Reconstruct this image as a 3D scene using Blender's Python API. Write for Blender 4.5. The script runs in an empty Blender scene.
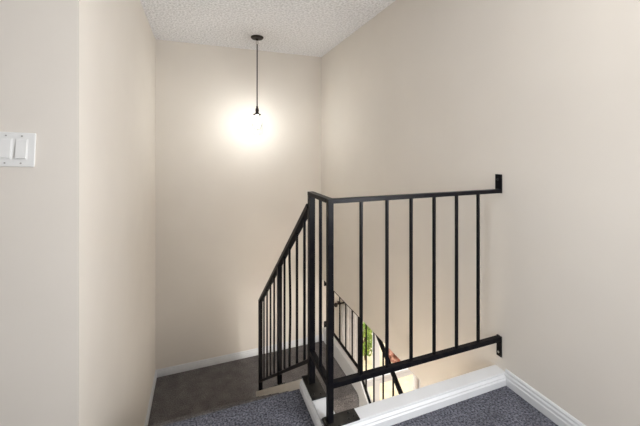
import bpy, bmesh, math, random
from mathutils import Vector, Matrix
random.seed(7)
S = bpy.context.scene
C = S.collection
PI = math.pi

# ---------------------------------------------------------------- camera
YAW = math.radians(20.483)
FPX = 322.02
cam_d = bpy.data.cameras.new('camera')
cam = bpy.data.objects.new('camera', cam_d); C.objects.link(cam)
cam.location = (0, 0, 0)
cam.rotation_euler = (PI/2, 0, -YAW)
cam_d.sensor_fit = 'HORIZONTAL'; cam_d.sensor_width = 36
cam_d.lens = 36*FPX/640
cam_d.shift_y = -(213-150.23)/640
cam_d.clip_start = .02; cam_d.clip_end = 100
S.camera = cam

# ---------------------------------------------------------------- world, view
w = bpy.data.worlds.new('world'); S.world = w; w.use_nodes = True
bg = w.node_tree.nodes['Background']
bg.inputs[0].default_value = (1, .97, .92, 1); bg.inputs[1].default_value = 1.0
S.view_settings.view_transform = 'Standard'
S.view_settings.look = 'None'
S.view_settings.gamma = 1
S.view_settings.use_curve_mapping = False
S.view_settings.exposure = 1.3

PW = dict(world=1.0, bulb=78, lamp_a=3, side=43, west=3.9, lower=26, under=50)
# added soft fill area lights for the hall and the lower room
def area(name, loc, aim, sx, sy, watts, col, spread=180):
    l = bpy.data.lights.new(name, 'AREA'); l.shape = 'RECTANGLE'; l.size = sx; l.size_y = sy
    l.energy = watts; l.color = col; l.spread = math.radians(spread)
    o = bpy.data.objects.new(name, l); C.objects.link(o); o.location = loc
    o.rotation_euler = (Vector(aim)-Vector(loc)).to_track_quat('-Z', 'Z').to_euler()
    return o
bg.inputs[1].default_value = PW['world']
if PW['side']: area('side_fill_light', (1.50, .10, .05), (-1.0, 1.3, .1), .8, 1.5, PW['side'], (.96, .97, 1))
if PW['west']: area('hall_fill_light', (-2.45, -.9, -.2), (1.5, .5, -.35), 1.4, 1.4, PW['west'], (.95, .97, 1), 62)
if PW['lower']: area('lower_room_fill_light', (4.9, 2.6, -2.8), (0, 2.6, -2.8), 2.2, 1.8, PW['lower'], (1, .98, .95))

# ---------------------------------------------------------------- dimensions (metres, camera at the origin)
XL, XR, YB = -.467, 1.532, 4.049
ZC, ZF = 1.25, -1.243           # upper ceiling, upper floor
ZCURB = -1.184
ZLAND, ZHEAD, ZLOW = -2.556, -1.711, -4.03
YNIB, YEND = 1.594, 1.978
YC = 1.296; XP = .53            # centre lines of the two straight guard sections

# ---------------------------------------------------------------- materials
def mat(name, col, rough=.5, metal=0, spec=.5):
    m = bpy.data.materials.new(name); m.use_nodes = True
    b = m.node_tree.nodes['Principled BSDF']
    b.inputs['Base Color'].default_value = (*col, 1)
    b.inputs['Roughness'].default_value = rough
    b.inputs['Metallic'].default_value = metal
    b.inputs['Specular IOR Level'].default_value = spec
    return m
def noisy(m, scale, c0, c1, bump=0, dist=.01, detail=4, lo=.35, hi=.65, scale2=None, stops=None):
    nt = m.node_tree; N = nt.nodes; L = nt.links; b = N['Principled BSDF']
    tc = N.new('ShaderNodeTexCoord'); n = N.new('ShaderNodeTexNoise')
    n.inputs['Scale'].default_value = scale; n.inputs['Detail'].default_value = detail
    L.new(tc.outputs['Object'], n.inputs['Vector'])
    r = N.new('ShaderNodeValToRGB'); r.color_ramp.elements[0].position = lo; r.color_ramp.elements[1].position = hi
    r.color_ramp.elements[0].color = (*c0, 1); r.color_ramp.elements[1].color = (*c1, 1)
    L.new(n.outputs['Fac'], r.inputs['Fac']); L.new(r.outputs['Color'], b.inputs['Base Color'])
    if bump:
        n2 = n
        if scale2:
            n2 = N.new('ShaderNodeTexNoise'); n2.inputs['Scale'].default_value = scale2; n2.inputs['Detail'].default_value = 3
            L.new(tc.outputs['Object'], n2.inputs['Vector'])
        bp = N.new('ShaderNodeBump'); bp.inputs['Strength'].default_value = bump; bp.inputs['Distance'].default_value = dist
        L.new(n2.outputs['Fac'], bp.inputs['Height']); L.new(bp.outputs['Normal'], b.inputs['Normal'])
    return m
M = {}
M['wall'] = noisy(mat('wall_paint', (.6, .53, .43), .75, spec=.25), 2.2, (.72, .672, .605), (.74, .692, .625), .08, .002, 3, scale2=90)
M['ceiling'] = noisy(mat('popcorn_ceiling', (.7, .68, .65), .95, spec=.1), 52, (.72, .72, .725), (.95, .95, .96), 1.0, .016, 5, .38, .60)
def carpet_mat(name, lo, hi):
    m = noisy(mat(name, lo, 1.0, spec=.05), 115, lo, hi, 1.0, .012, 6, .36, .66, scale2=120)
    nt = m.node_tree; N = nt.nodes; L = nt.links; b = N['Principled BSDF']
    src = b.inputs['Base Color'].links[0].from_socket
    tc = N.new('ShaderNodeTexCoord'); n = N.new('ShaderNodeTexNoise'); n.inputs['Scale'].default_value = 9; n.inputs['Detail'].default_value = 5
    L.new(tc.outputs['Object'], n.inputs['Vector'])
    r = N.new('ShaderNodeValToRGB'); r.color_ramp.elements[0].color = (.8, .8, .8, 1); r.color_ramp.elements[1].color = (1.15, 1.15, 1.15, 1)
    r.color_ramp.elements[0].position = .35; r.color_ramp.elements[1].position = .65
    L.new(n.outputs['Fac'], r.inputs['Fac'])
    mx = N.new('ShaderNodeMixRGB'); mx.blend_type = 'MULTIPLY'; mx.inputs[0].default_value = 1
    L.new(src, mx.inputs[1]); L.new(r.outputs['Color'], mx.inputs[2]); L.new(mx.outputs[0], b.inputs['Base Color'])
    b.inputs['Sheen Weight'].default_value = .12
    b.inputs['Sheen Roughness'].default_value = .6
    return m
M['carpet'] = carpet_mat('grey_carpet', (.014, .016, .027), (.185, .188, .225))
M['carpet_lit'] = carpet_mat('landing_carpet', (.060, .054, .052), (.205, .187, .182))  # same carpet as the hall, its lighter warm tone stands in for light
M['trim'] = noisy(mat('white_trim_paint', (.8, .79, .76), .35), 6, (.64, .65, .66), (.68, .69, .70))
M['stringer'] = noisy(mat('cream_stringer_paint', (.7, .64, .55), .5), 7, (.80, .74, .65), (.86, .80, .71))
M['iron'] = noisy(mat('black_painted_steel', (.005, .005, .007), .34, spec=.09), 40, (.003, .003, .005), (.008, .0075, .008), .12, .001)
M['plate'] = noisy(mat('dusty_black_plate', (.012, .011, .009), .4, spec=.3), 30, (.006, .0055, .005), (.022, .020, .017), .2, .001)
M['bronze'] = noisy(mat('dark_bronze', (.03, .02, .015), .5, .0, spec=.3), 30, (.018, .013, .010), (.035, .026, .020))
M['switch'] = mat('white_plastic', (.80, .80, .78), .3)
M['screw'] = mat('screw_metal', (.45, .44, .41), .35, .8)
M['boltdark'] = mat('bolt_metal', (.02, .02, .02), .3, .5)
M['white_metal'] = mat('white_frame_paint', (.78, .80, .83), .35)
M['fabric'] = noisy(mat('white_curtain_cloth', (.8, .78, .76), .9, spec=.1), 30, (.74, .72, .70), (.82, .80, .79))
M['woodfloor'] = noisy(mat('oak_floor', (.5, .33, .18), .4), 5, (.42, .27, .15), (.58, .40, .23))
M['patio'] = noisy(mat('sunlit_patio', (.8, .72, .58), .8), 6, (.80, .66, .45), (.88, .76, .56))
M['leaf'] = noisy(mat('green_leaves', (.15, .3, .03), .6), 12, (.08, .20, .015), (.34, .46, .06))
M['redleaf'] = noisy(mat('red_leaves', (.35, .08, .05), .6), 12, (.30, .07, .05), (.75, .42, .33))
M['bark'] = mat('brown_stem', (.12, .07, .04), .8)
g = bpy.data.materials.new('clear_glass'); g.use_nodes = True
nt = g.node_tree; nt.nodes.clear()
o_ = nt.nodes.new('ShaderNodeOutputMaterial'); mx = nt.nodes.new('ShaderNodeMixShader')
tr = nt.nodes.new('ShaderNodeBsdfTransparent'); gl = nt.nodes.new('ShaderNodeBsdfGlossy'); gl.inputs['Roughness'].default_value = .03
lw = nt.nodes.new('ShaderNodeFresnel'); lw.inputs['IOR'].default_value = 1.35
tr.inputs[0].default_value = (.97, .98, .98, 1)
cl = nt.nodes.new('ShaderNodeMath'); cl.operation = 'MINIMUM'; cl.inputs[1].default_value = .045
nt.links.new(lw.outputs[0], cl.inputs[0]); nt.links.new(cl.outputs[0], mx.inputs[0]); nt.links.new(tr.outputs[0], mx.inputs[1]); nt.links.new(gl.outputs[0], mx.inputs[2]); nt.links.new(mx.outputs[0], o_.inputs[0])
M['glass'] = g
def emis(name, col, s):
    m = bpy.data.materials.new(name); m.use_nodes = True
    b = m.node_tree.nodes['Principled BSDF']
    b.inputs['Base Color'].default_value = (*col, 1); b.inputs['Emission Color'].default_value = (*col, 1); b.inputs['Emission Strength'].default_value = s
    return m
M['bulb'] = emis('lit_bulb', (1, .99, .975), PW['bulb'])

# ---------------------------------------------------------------- mesh helpers
def add_box(bm, lo, hi, bev=0, mtx=None, seg=2):
    lo = Vector(lo); hi = Vector(hi)
    r = bmesh.ops.create_cube(bm, size=1)
    vs = r['verts']
    for v in vs:
        v.co = Vector([(lo[i]+hi[i])/2 + v.co[i]*(hi[i]-lo[i]) for i in range(3)])
    if bev:
        es = list({e for v in vs for e in v.link_edges})
        rb = bmesh.ops.bevel(bm, geom=es, offset=bev, segments=seg, affect='EDGES', profile=.5)
        vs = list({v for f in rb['faces'] for v in f.verts} | {v for v in vs if v.is_valid})
    if mtx is not None:
        for v in vs: v.co = mtx @ v.co
    return vs
def add_bar(bm, a, b, wx, wy, bev=.001, up=Vector((1, 0, 0))):
    """square tube from a to b; wx is its width along up, wy across"""
    a = Vector(a); b = Vector(b); d = (b-a); L = d.length; z = d.normalized()
    x = (up - up.dot(z)*z).normalized(); y = z.cross(x)
    m = Matrix((x, y, z)).transposed().to_4x4(); m.translation = a
    add_box(bm, (-wx/2, -wy/2, 0), (wx/2, wy/2, L), bev, m)
def add_lathe(bm, prof, c=(0, 0, 0), n=32, cap=True):
    rings = []
    for r, z in prof:
        rings.append([bm.verts.new((c[0]+r*math.cos(2*PI*k/n), c[1]+r*math.sin(2*PI*k/n), c[2]+z)) for k in range(n)])
    for i in range(len(rings)-1):
        for k in range(n):
            bm.faces.new((rings[i][k], rings[i][(k+1) % n], rings[i+1][(k+1) % n], rings[i+1][k]))
    if cap:
        bm.faces.new(rings[0][::-1]); bm.faces.new(rings[-1])
def add_prism(bm, pts, axis, lo, hi):
    """polygon pts (two coordinates) extruded along axis"""
    def P(p, t):
        return {'x': (t, p[0], p[1]), 'y': (p[0], t, p[1]), 'z': (p[0], p[1], t)}[axis]
    A = [bm.verts.new(P(p, lo)) for p in pts]; B = [bm.verts.new(P(p, hi)) for p in pts]
    bm.faces.new(A[::-1]); bm.faces.new(B)
    n = len(pts)
    for i in range(n): bm.faces.new((A[i], A[(i+1) % n], B[(i+1) % n], B[i]))
def add_tube(bm, path, r, n=12):
    path = [Vector(p) for p in path]; rings = []
    for i, p in enumerate(path):
        t = (path[min(i+1, len(path)-1)]-path[max(i-1, 0)]).normalized()
        x = t.cross(Vector((.3, .9, .2))).normalized(); y = t.cross(x)
        rings.append([bm.verts.new(p+r*(math.cos(2*PI*k/n)*x+math.sin(2*PI*k/n)*y)) for k in range(n)])
    for i in range(len(rings)-1):
        for k in range(n): bm.faces.new((rings[i][k], rings[i][(k+1) % n], rings[i+1][(k+1) % n], rings[i+1][k]))
    bm.faces.new(rings[0][::-1]); bm.faces.new(rings[-1])
def obj(name, bm, m, parent=None, smooth=False):
    bmesh.ops.recalc_face_normals(bm, faces=bm.faces)
    me = bpy.data.meshes.new(name); bm.to_mesh(me); bm.free()
    me.materials.append(m)
    if smooth:
        for p in me.polygons: p.use_smooth = True
    o = bpy.data.objects.new(name, me); C.objects.link(o)
    if parent is not None:
        o.parent = parent
        base = Vector((0, 0, 0)); q = parent
        while q is not None: base += q.location; q = q.parent
        me.transform(Matrix.Translation(-base))
    return o
def thing(name, label, cat, loc=(0, 0, 0), group=None):
    o = bpy.data.objects.new(name, None); C.objects.link(o); o.location = loc
    o.empty_display_size = .1
    o['label'] = label; o['category'] = cat
    if group: o['group'] = group
    return o
def struct(name, bm, m, label=None, parent=None, smooth=False):
    o = obj(name, bm, m, parent, smooth)
    if parent is None: o['kind'] = 'structure'
    if label: o['label'] = label
    return o
def boxes(*bs, bev=0):
    bm = bmesh.new()
    for b in bs: add_box(bm, b[0], b[1], bev)
    return bm

# ---------------------------------------------------------------- room shell
T = .12
# left of the stairwell: a long wall and the nib that carries the light switch
struct('wall_left', boxes(((XL-T, YNIB, ZLAND-.3), (XL, YB, ZC)), ((-2.6, YNIB, ZF-.3), (XL-T, YNIB+T, ZC))), M['wall'],
       'tan wall on the left of the stairwell, turning towards the hall by the light switch')
# back wall of stairwell and lower room, with the window hole
WX0, WX1, WZ0, WZ1 = 2.06, 3.16, ZLOW+.02, -2.17
struct('wall_back', boxes(((XL-T, YB, ZLOW-.2), (WX0, YB+.15, ZC)), ((WX1, YB, ZLOW-.2), (5.2, YB+.15, ZHEAD+.3)),
                          ((WX0, YB, WZ1), (WX1, YB+.15, ZHEAD+.3)), ((WX0, YB, ZLOW-.2), (WX1, YB+.15, WZ0))), M['wall'],
       'tan wall at the far side of the stairwell behind the pendant lamp')
struct('wall_right', boxes(((XR, -2.5, ZLOW-.2), (XR+T, YEND, ZC)), ((XR, YEND, ZHEAD), (XR+.03, YB, ZC)),
                           ), M['wall'], 'large tan wall on the right, open to the lower room under its far end')
struct('wall_hall_rear', boxes(((-2.6, -2.62, ZF-.3), (XR+T, -2.5, ZC))), M['wall'], 'wall behind the viewpoint')
struct('wall_hall_left', boxes(((-2.72, -2.62, ZF-.3), (-2.6, YNIB+T, ZC))), M['wall'], 'wall at the left end of the hall')
struct('ceiling', boxes(((-2.72, -2.62, ZC), (XR+T, YB+.15, ZC+.1))), M['ceiling'], 'white popcorn ceiling over hall and stairwell')

def nose_profile(y1, ztop, r=.022, over=.0, back=.4, drop=.187, n=6, sgn=1):
    """tread profile: flat top ending in a rounded nose at y1, then a riser"""
    pts = [(y1-sgn*back, ztop)]
    for k in range(n+1):
        a = PI/2*(1-k/n)
        pts.append((y1-sgn*r+sgn*r*math.cos(a), ztop-r+r*math.sin(a)))
    pts.append((y1, ztop-drop))
    return pts
bm = boxes(((-2.6, -2.5, ZF-.25), (XR, 1.30, ZF)), ((-2.6, 1.30, ZF-.25), (XL, YNIB, ZF)))
p = nose_profile(1.624, ZF, back=.324, drop=.25); p.append((1.30, ZF-.25))
add_prism(bm, p, 'x', XL, .494)
struct('floor_upper', bm, M['carpet'], 'grey speckled carpet of the upper hall floor')

# landing and the carpeted flights
RISE, RUN = .1876, .251
bm = bmesh.new()
for i in range(1, 7):           # flight from the hall down to the landing
    y0 = 1.624+(i-1)*RUN; z = ZF-i*RISE
    p = nose_profile(y0+RUN+.0, z, back=RUN+.03 if i > 0 else RUN, drop=RISE+.02)
    p.append((y0-.03, z-RISE-.02))
    add_prism(bm, p, 'x', XL+.012, .494)
struct('stair_flight_upper', bm, M['carpet_lit'], 'carpeted steps down from the hall to the landing')
bm = boxes(((XL, 3.13, ZLAND-.2), (.58, YB, ZLAND)), ((.58, 3.10, ZLAND-.2), (1.56, YB, ZLAND)))
p = nose_profile(3.00, ZLAND, r=.06, back=.10, drop=RISE+.03, sgn=-1)
p.append((3.10, ZLAND-RISE-.03))
add_prism(bm, p, 'x', .575, 1.56)
struct('floor_landing', bm, M['carpet_lit'], 'dark carpeted landing at the bottom of the first flight')
bm = bmesh.new()
for i in range(1, 7):           # flight from the landing down to the lower floor
    y0 = 3.00-(i-1)*RUN; z = ZLAND-i*RISE
    p = nose_profile(y0-RUN, z, r=.035, back=RUN+.03, drop=RISE+.02, sgn=-1)
    p.append((y0+.03, z-RISE-.02))
    add_prism(bm, p, 'x', .575, 1.56 if y0-RUN > YEND else 1.53)
struct('stair_flight_lower', bm, M['carpet_lit'], 'carpeted steps going down from the landing under the hall')
struct('wall_under_hall', boxes(((-.6, -.1, ZLOW-.2), (XR, .0, ZF-.25)), ((-.6, 0, ZLOW-.2), (-.48, YNIB, ZF-.25))), M['wall'], 'wall under the hall at the foot of the lower flight')
struct('floor_lower', boxes(((-.6, -.1, ZLOW-.2), (5.2, YB+.15, ZLOW))), M['woodfloor'], 'oak floor of the lower room')
struct('ceiling_lower', boxes(((XR+.09, YEND-.9, ZHEAD), (5.2, YB, ZHEAD+.12))), M['wall'], 'ceiling of the lower room')
struct('wall_lower_right', boxes(((5.1, 1.0, ZLOW), (5.2, YB, ZHEAD))), M['wall'], 'far right wall of the lower room')
struct('wall_lower_front', boxes(((XR+T, 1.0, ZLOW), (5.1, 1.1, ZHEAD))), M['wall'], 'front wall of the lower room')

# knee wall between the flights, its sloped cap carrying the railing
SL = .747
def capz(y): return ZCURB-.004-SL*(y-1.60)
bm = bmesh.new()
add_prism(bm, [(1.60, ZLOW), (1.60, capz(1.60)), (3.03, capz(3.03)), (3.03, ZLOW)], 'x', .494, .572)
struct('trim_1', bm, M['stringer'], 'cream sloped stringer cap between the two flights under the slanted railing')
# white curbs edging the hall floor
def curb_bits(bm):
    # depth-wise leg
    add_box(bm, (.498, 1.262, ZF-.25), (.572, 1.604, ZCURB), .003)
    # leg to the right wall
    add_box(bm, (.498, 1.262, ZF-.25), (XR, 1.330, ZCURB), .003)
bm = bmesh.new(); curb_bits(bm)
struct('trim_2', bm, M['trim'], 'white painted curb under the black railing')
# moulded face of the curb: stepped board on the hall side, along +x and along -y
bm = bmesh.new()
prof = [(0, 0), (-.014, 0), (-.014, .030), (-.010, .036), (-.010, .042), (-.004, .047), (0, .049)]
add_prism(bm, [(1.263+a, ZF+b) for a, b in prof], 'x', .486, XR)
add_prism(bm, [(.500+a, ZF+b) for a, b in prof], 'y', 1.250, 1.604)
struct('trim_3', bm, M['trim'], 'white moulding along the hall side of the curb')
# baseboards
bprof = [(0, 0), (.016, 0), (.016, .034), (.013, .040), (.013, .052), (.009, .060), (.009, .068), (.004, .076), (0, .077)]
def base(name, axis, at, sgn, lo, hi, z, lab, h=1.0):
    bm = bmesh.new()
    add_prism(bm, [(at+sgn*a, z+b*h) for a, b in bprof], axis, lo, hi)
    struct(name, bm, M['trim'], lab)
base('baseboard_right', 'y', XR, -1, -2.5, 1.262, ZF, 'white baseboard on the right hall wall')
base('baseboard_back', 'x', YB, -1, XL, XR+.03, ZLAND, 'white baseboard behind the landing', 1.05)
base('baseboard_left', 'y', XL, 1, 3.13, YB, ZLAND, 'white baseboard on the left of the landing', 1.05)
# sloping skirt on the left wall beside the steps
bm = bmesh.new()
add_prism(bm, [(3.13, ZLAND), (3.13, ZLAND+.08), (1.63, ZF+.02), (1.63, ZF-.25)], 'x', XL, XL+.012)
struct('trim_4', bm, M['trim'], 'white skirt board along the left wall of the steps')
# open-side curb of the landing and stringer of the lower flight
bm = bmesh.new()
add_box(bm, (1.556, 2.99, ZLAND-.35), (1.615, YB, -2.385), .003)
add_prism(bm, [(2.99, -2.385), (2.99, -2.80), (1.98, -3.56), (1.98, -3.145)], 'x', 1.556, 1.615)
struct('trim_5', bm, M['trim'], 'white curb and stringer on the open side of the landing')
bm = bmesh.new()
add_box(bm, (1.56, YEND, ZLOW), (1.61, YB, ZLAND-.3))
bm2 = bm
struct('wall_under_landing', bm2, M['wall'], 'wall closing the space under the landing')

# ---------------------------------------------------------------- window (glazed door with a mid rail) in the lower room
bm = bmesh.new()
fy0, fy1 = YB-.015, YB+.09
add_box(bm, (WX0, fy0, WZ0), (WX0+.04, fy1, WZ1), .003)
add_box(bm, (WX1-.05, fy0, WZ0), (WX1, fy1, WZ1), .003)
add_box(bm, (WX0, fy0, WZ1-.05), (WX1, fy1, WZ1), .003)
add_box(bm, (WX0, fy0, WZ0), (WX1, fy1, WZ0+.05), .003)
win = struct('window_1', bm, M['white_metal'], 'white framed glazed door of the lower room looking out to the garden')
bm = bmesh.new()                          # two sashes, slightly offset
add_box(bm, (2.335, YB+.005, WZ0+.05), (2.40, YB+.04, WZ1-.05), .003)
add_box(bm, (2.41, YB+.045, WZ0+.05), (2.46, YB+.075, WZ1-.05), .003)
add_box(bm, (WX0+.04, YB+.0, -3.37), (WX1-.05, YB+.05, -3.315), .003)
add_box(bm, (WX0+.04, YB-.012, -3.30), (WX1-.05, YB+.06, -3.262), .003)
add_box(bm, (WX1-.11, YB+.01, WZ0+.05), (WX1-.055, YB+.06, WZ1-.05), .003)
struct('window_frame', bm, M['white_metal'], parent=win)
struct('pane', boxes(((WX0+.04, YB+.028, WZ0+.05), (2.34, YB+.032, WZ1-.05))), M['glass'], parent=win)
struct('pane', boxes(((2.455, YB+.055, WZ0+.05), (WX1-.11, YB+.059, WZ1-.05))), M['glass'], parent=win)

# added casings around the two hall fill lights, beside and behind the viewpoint
def fill_casing(name, x, y0, y1, z0, z1, s):
    bm = bmesh.new()
    for a, b, c, d in ((y0-.06, y0, z0-.06, z1+.06), (y1, y1+.06, z0-.06, z1+.06), (y0, y1, z0-.06, z0), (y0, y1, z1, z1+.06)):
        add_box(bm, (min(x, x+s*.02), a, c), (max(x, x+s*.02), b, d), .002)
    struct(name, bm, M['trim'], 'added white casing around a fill light beyond the picture edge')
fill_casing('fill_casing_side', XR, -.32, .50, -.75, .85, -1)
fill_casing('fill_casing_west', -2.6, -1.65, -.15, -.95, .55, 1)

# garden outside
struct('ground', boxes(((0, YB+.15, ZLOW-.3), (9, 12, ZLOW-.08))), M['patio'], 'bright patio outside the glazed door')
def shrub(x, y, r, h, m, lab, n):
    t = thing('garden_shrub', lab, 'shrub', (x, y, ZLOW-.08))
    bm = bmesh.new()
    for k in range(5):
        a = random.uniform(0, 2*PI); q = r*.5
        add_tube(bm, [(x, y, ZLOW-.09), (x+.3*q*math.cos(a), y+.3*q*math.sin(a), ZLOW+h*.3), (x+q*math.cos(a), y+q*math.sin(a), ZLOW+h*.75)], .008, 6)
    obj('stem', bm, M['bark'], t)
    bm = bmesh.new()
    for k in range(n):
        while True:
            v = Vector([random.uniform(-1, 1) for _ in range(3)])
            if .25 < v.length < 1: break
        c = Vector((x+v.x*r, y+v.y*r, ZLOW-.08+h*.55+v.z*h*.45))
        s = random.uniform(.03, .055)
        a = Vector([random.uniform(-1, 1) for _ in range(3)]).normalized(); b = a.orthogonal().normalized(); nn = a.cross(b)
        vs = [bm.verts.new(c+s*p_) for p_ in (-a, -.35*a+.45*b+.1*nn, .4*a+.4*b+.1*nn, a, .4*a-.4*b+.1*nn, -.35*a-.45*b+.1*nn)]
        bm.faces.new(vs)
    obj('foliage', bm, M['leaf'] if m == 'g' else M['redleaf'], t)
shrub(3.03, 5.60, .24, .80, 'g', 'green leafy shrub outside the glazed door, left of the white stile', 420)
shrub(3.50, 5.27, .16, .36, 'r', 'reddish leafy shrub outside, seen right of the slanted handrail', 420)

# curtain and rod
t = thing('curtain_rod', 'dark curtain rod under the lower room ceiling', 'curtain rod', (1.74, YB-.07, -2.07))
bm = bmesh.new(); add_tube(bm, [(1.72, YB-.07, -2.068), (3.4, YB-.07, -2.068)], .011, 12); obj('rod', bm, M['bronze'], t, True)
bm = bmesh.new(); add_lathe(bm, [(.004, -.03), (.02, -.02), (.026, 0), (.02, .02), (.004, .03)], (1.715, YB-.07, -2.08), 16); obj('finial', bm, M['bronze'], t, True)
bm = bmesh.new(); add_box(bm, (1.765, YB-.08, -2.09), (1.78, YB, -2.065), .002); obj('bracket', bm, M['bronze'], t)
bm = bmesh.new()
n = 90; zs = [-2.092, -2.6, -3.2, ZLOW+.03]; rows = []
for z in zs:
    row = []
    for k in range(n+1):
        x = 1.79+.30*k/n
        row.append(bm.verts.new((x, YB-.07+.020*math.sin(k/n*2*PI*5.5+.1*z), z)))
    rows.append(row)
for i in range(len(zs)-1):
    for k in range(n): bm.faces.new((rows[i][k], rows[i][k+1], rows[i+1][k+1], rows[i+1][k]))
cu = obj('curtain', bm, M['fabric'], None, True)
md = cu.modifiers.new('thickness', 'SOLIDIFY'); md.thickness = .002
cu['label'] = 'white pleated curtain hanging beside the glazed door in the lower room'; cu['category'] = 'curtain'

# ---------------------------------------------------------------- upper railing
ZR = -.211                       # top of the guard rail
def bolt(x, y, z, parent, nx=(0, 0, 1), r=.006, m='screw'):
    bm = bmesh.new()
    add_lathe(bm, [(r, 0), (r, .0025), (r*.7, .004)], (0, 0, 0), 12)
    q = Vector((0, 0, 1)).rotation_difference(Vector(nx)).to_matrix().to_4x4(); q.translation = (x, y, z)
    bm.transform(q)
    return obj('bolt', bm, M[m], parent)
rail = thing('stair_railing', 'black steel railing around the stairwell edge, slanting down along the first flight',
             'railing', (XP, YC, ZCURB))
def bar(name, a, b, wx, wy, parent=rail, up=Vector((1, 0, 0)), m='iron'):
    bm = bmesh.new(); add_bar(bm, a, b, wx, wy, .0012, up); return obj(name, bm, M[m], parent)
Y2 = 1.55
bar('post', (XP, YC, ZCURB+.006), (XP, YC, ZR-.020), .0255, .0255)
bar('post', (XP+.002, Y2, ZCURB+.006), (XP+.002, Y2, ZR-.020), .031, .031)
# top rails
bm = bmesh.new()
add_box(bm, (XP-.014, YC-.014, ZR-.020), (XR-.006, YC+.014, ZR), .0015)
obj('top_rail', bm, M['iron'], rail)
bm = bmesh.new(); add_box(bm, (XP-.014, YC+.014, ZR-.020), (XP+.018, Y2+.016, ZR), .0015)
obj('top_rail', bm, M['iron'], rail)
# bottom rails
ZB = -1.012
bm = bmesh.new(); add_box(bm, (XP+.013, YC-.0127, ZB-.020), (XR-.006, YC+.0127, ZB+.004), .0015); obj('bottom_rail', bm, M['iron'], rail)
bm = bmesh.new(); add_box(bm, (XP-.0127, YC+.013, ZB-.020), (XP+.0127, Y2-.015, ZB+.004), .0015); obj('bottom_rail', bm, M['iron'], rail)
for x in (.682, .817, .951, 1.087, 1.228, 1.372):
    bar('baluster', (x, YC, ZB+.004), (x, YC, ZR-.020), .0127, .0127)
bar('baluster', (XP, 1.413, ZB+.004), (XP, 1.413, ZR-.020), .0127, .0127)
# wall brackets: flat plates turned up and down against the wall
bm = bmesh.new(); add_box(bm, (XR-.009, YC-.012, ZR-.022), (XR-.0005, YC+.028, ZR+.080), .0025)
br = obj('wall_bracket', bm, M['iron'], rail)
bolt(XR-.009, YC+.010, ZR+.052, br, (-1, 0, 0), .007, 'boltdark')
bm = bmesh.new(); add_box(bm, (XR-.009, YC-.010, ZB-.108), (XR-.0005, YC+.020, ZB+.004), .0025)
br = obj('wall_bracket', bm, M['iron'], rail)
bolt(XR-.009, YC+.006, ZB-.085, br, (-1, 0, 0), .006, 'screw')
# base plates
bm = bmesh.new(); add_box(bm, (XP-.025, YC-.034, ZCURB), (.660, YC+.030, ZCURB+.006), .0015)
pl = obj('base_plate', bm, M['plate'], rail)
for x, y in ((.625, YC+.015), (.640, YC-.010), (.615, YC-.016), (XP-.008, YC-.025)):
    bolt(x, y, ZCURB+.006, pl, r=.005, m='boltdark')
bm = bmesh.new(); add_box(bm, (.497, 1.436, ZCURB), (.573, 1.608, ZCURB+.006), .0015)
pl = obj('base_plate', bm, M['plate'], rail)
for x, y in ((.55, 1.46), (.515, 1.465), (.555, 1.59)):
    bolt(x, y, ZCURB+.006, pl, r=.005, m='boltdark')
# slanted section
def tz(y): return -.268-.778*(y-1.566)       # top of the slanted rail
def bz(y): return -1.066-SL*(y-1.566)
Y3, YM = 3.003, 2.24
bm = bmesh.new(); add_bar(bm, (XP, 1.566, tz(1.566)-.016), (XP, Y3+.016, tz(Y3+.016)-.016), .036, .026, .0015); obj('top_rail', bm, M['iron'], rail)
bm = bmesh.new(); add_bar(bm, (XP, 1.566, bz(1.566)-.012), (XP, Y3, bz(Y3)-.012), .024, .019, .0015); obj('bottom_rail', bm, M['iron'], rail)
bar('post', (XP, Y3, capz(Y3)), (XP, Y3, tz(Y3)-.018), .034, .034)
bar('post', (XP, YM, capz(YM)), (XP, YM, tz(YM)-.028), .031, .031)
bm = bmesh.new(); add_bar(bm, (XP, YM-.06, capz(YM-.06)+.004), (XP, YM+.06, capz(YM+.06)+.004), .05, .007, .001); obj('base_plate', bm, M['plate'], rail)
for y in (1.659, 1.802, 2.096, 2.415, 2.55, 2.69, 2.83):
    bar('baluster', (XP, y, bz(y)-.01), (XP, y, tz(y)-.02), .0127, .0127)
y = 1.969                                   # the bent one
bm = bmesh.new(); za, zb_ = bz(y)-.01, tz(y)-.02
pts = [Vector((XP, y-.018*math.sin(PI*min(1, max(0, (k/12-.0)/1.0)))**2*(-1 if False else 1), za+(zb_-za)*k/12)) for k in range(13)]
for k in range(12): add_bar(bm, pts[k], pts[k+1]+(pts[k+1]-pts[k])*.02, .0127, .0127, 0)
bo = obj('baluster', bm, M['iron'], rail); bo['label'] = 'baluster with a slight bend'

# ---------------------------------------------------------------- lower railing on the open side of the landing
XG = 1.584
lr = thing('landing_railing', 'black steel railing on the far open side of the landing, below the right wall', 'railing', (XG, 3.05, -2.385))
YP = 3.046
bm = bmesh.new(); add_box(bm, (XG-.012, YP, -1.768), (XG+.012, YB-.006, -1.748), .0015); obj('top_rail', bm, M['iron'], lr)
bm = bmesh.new(); add_box(bm, (XG-.012, YP, -2.330), (XG+.012, YB-.006, -2.306), .0015); obj('bottom_rail', bm, M['iron'], lr)
bar('post', (XG, YP, -2.385), (XG, YP, -1.46), .030, .030, lr)
for y in (3.22, 3.39, 3.561, 3.747, 3.90):
    bar('baluster', (XG, y, -2.31), (XG, y, -1.765), .0127, .0127, lr)
bm = bmesh.new(); add_box(bm, (XG-.016, YB-.008, -1.83), (XG+.016, YB-.0005, -1.75), .0025); obj('wall_bracket', bm, M['iron'], lr)
bm = bmesh.new(); add_box(bm, (XG-.016, YB-.008, -2.39), (XG+.016, YB-.0005, -2.306), .0025); obj('wall_bracket', bm, M['iron'], lr)
def hz(y): return -1.47-.765*(YP-y)
def lz(y): return -2.345-.75*(YP-y)
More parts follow.
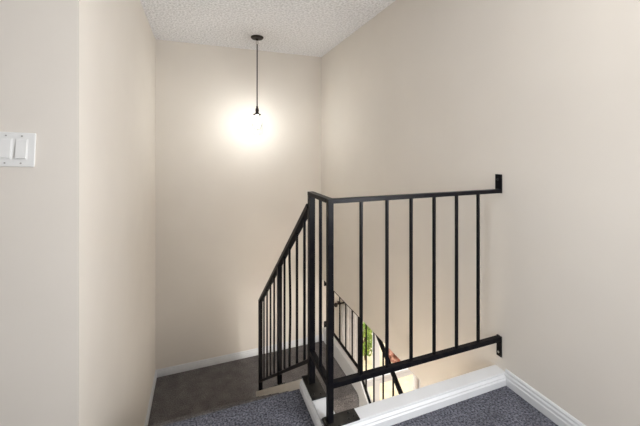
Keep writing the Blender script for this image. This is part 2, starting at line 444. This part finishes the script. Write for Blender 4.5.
bm = bmesh.new(); add_bar(bm, (XG, YP, hz(YP)), (XG, 1.99, hz(1.99)), .026, .040, .0015); obj('top_rail', bm, M['iron'], lr)
bm = bmesh.new(); add_bar(bm, (XG, YP, lz(YP)), (XG, 1.99, lz(1.99)), .024, .020, .0015); obj('bottom_rail', bm, M['iron'], lr)
for y in (2.90, 2.745, 2.576, 2.412, 2.26, 2.11):
    bar('baluster', (XG, y, lz(y)), (XG, y, hz(y)), .0127, .0127, lr)

# ---------------------------------------------------------------- pendant lamp
PX, PY = .594, 3.572
pd = thing('pendant_lamp', 'bronze pendant lamp with a clear glass shade and lit bulb hanging over the landing', 'lamp', (PX, PY, ZC))
bm = bmesh.new()
add_lathe(bm, [(.069, -.0005), (.069, -.010), (.060, -.020), (.020, -.026), (.012, -.034), (.012, -.040)], (PX, PY, ZC), 40); obj('canopy', bm, M['bronze'], pd, False)
bm = bmesh.new(); add_tube(bm, [(PX+.010*math.cos(a), PY, ZC-.062+.024*math.sin(a)) for a in [2*PI*k/20 for k in range(21)]], .0035, 8); obj('loop', bm, M['screw'], pd, True)
bm = bmesh.new(); add_tube(bm, [(PX, PY, ZC-.082), (PX, PY, .475)], .0065, 12); obj('stem', bm, M['bronze'], pd, True)
bm = bmesh.new()
add_lathe(bm, [(.006, .490), (.011, .482), (.011, .466), (.017, .460), (.020, .440), (.017, .422), (.020, .414), (.022, .405), (.041, .400), (.041, .388), (.020, .386)], (PX, PY, 0), 32)
obj('socket', bm, M['bronze'], pd, False)
bm = bmesh.new()
add_lathe(bm, [(.030, .387), (.032, .368), (.042, .335), (.060, .285), (.070, .235), (.070, .205), (.060, .178), (.046, .165), (.045, .167), (.0585, .180), (.0685, .206), (.0685, .235), (.0585, .285), (.0405, .335), (.0305, .368), (.0285, .387)], (PX, PY, 0), 48, False)
obj('glass_shade', bm, M['glass'], pd, True)
bm = bmesh.new()
add_lathe(bm, [(.012, .388), (.0125, .36), (.016, .345), (.026, .32), (.032, .295), (.031, .275), (.022, .255), (.008, .246), (.001, .245)], (PX, PY, 0), 28)
obj('bulb', bm, M['bulb'], pd, True)

# ---------------------------------------------------------------- light switch
sx1, sw = -.610, .134
sw_t = thing('light_switch', 'white double rocker light switch on the tan wall at the left edge', 'light switch', (sx1-sw/2, YNIB, 0))
bm = bmesh.new(); add_box(bm, (sx1-sw, YNIB-.007, -.064), (sx1, YNIB-.0003, .070), .003); obj('wall_plate', bm, M['switch'], sw_t)
for cx in (-.653, -.702):
    bm = bmesh.new()
    add_box(bm, (cx-.0195, YNIB-.0085, -.036), (cx+.0195, YNIB-.006, .044), .001)
    rk = obj('rocker_frame', bm, M['switch'], sw_t)
    bm = bmesh.new()
    add_prism(bm, [(YNIB-.0085, -.032), (YNIB-.0150, -.030), (YNIB-.0095, .039), (YNIB-.0085, .041)], 'x', cx-.0165, cx+.0165)
    obj('rocker', bm, M['switch'], sw_t)
    for z in (-.050, .056):
        bm = bmesh.new(); add_lathe(bm, [(.0032, 0), (.0032, .001)], (0, 0, 0), 12)
        bm.transform(Matrix.Translation((cx, YNIB-.007, z)) @ Matrix.Rotation(PI/2, 4, 'X'))
        obj('screw', bm, M['screw'], sw_t)

sw_t.rotation_euler = (0, .04, 0)
# ---------------------------------------------------------------- hallway ceiling lamp and an added fill lamp under the hall (out of frame)
def flush_lamp(x, y, z, lab, watts):
    t = thing('flush_ceiling_lamp', lab, 'lamp', (x, y, z))
    bm = bmesh.new(); add_lathe(bm, [(.10, 0), (.10, -.02), (.09, -.03)], (x, y, z-.0005), 32); obj('base', bm, M['bronze'], t)
    if watts:
        l = bpy.data.lights.new('lamp_glow', 'AREA'); l.shape = 'DISK'; l.size = .17; l.energy = watts; l.color = (1, .98, .95)
        o = bpy.data.objects.new('lamp_glow', l); C.objects.link(o); o.parent = t; o.location = (0, 0, -.035)
flush_lamp(.95, .34, ZC, 'flush ceiling lamp above the hall near the right wall', PW['lamp_a'])
flush_lamp(.80, .40, ZF-.25, 'added fill lamp under the hall above the lower steps', PW['under'])  # added lamp, brightens the landing and the low back wall
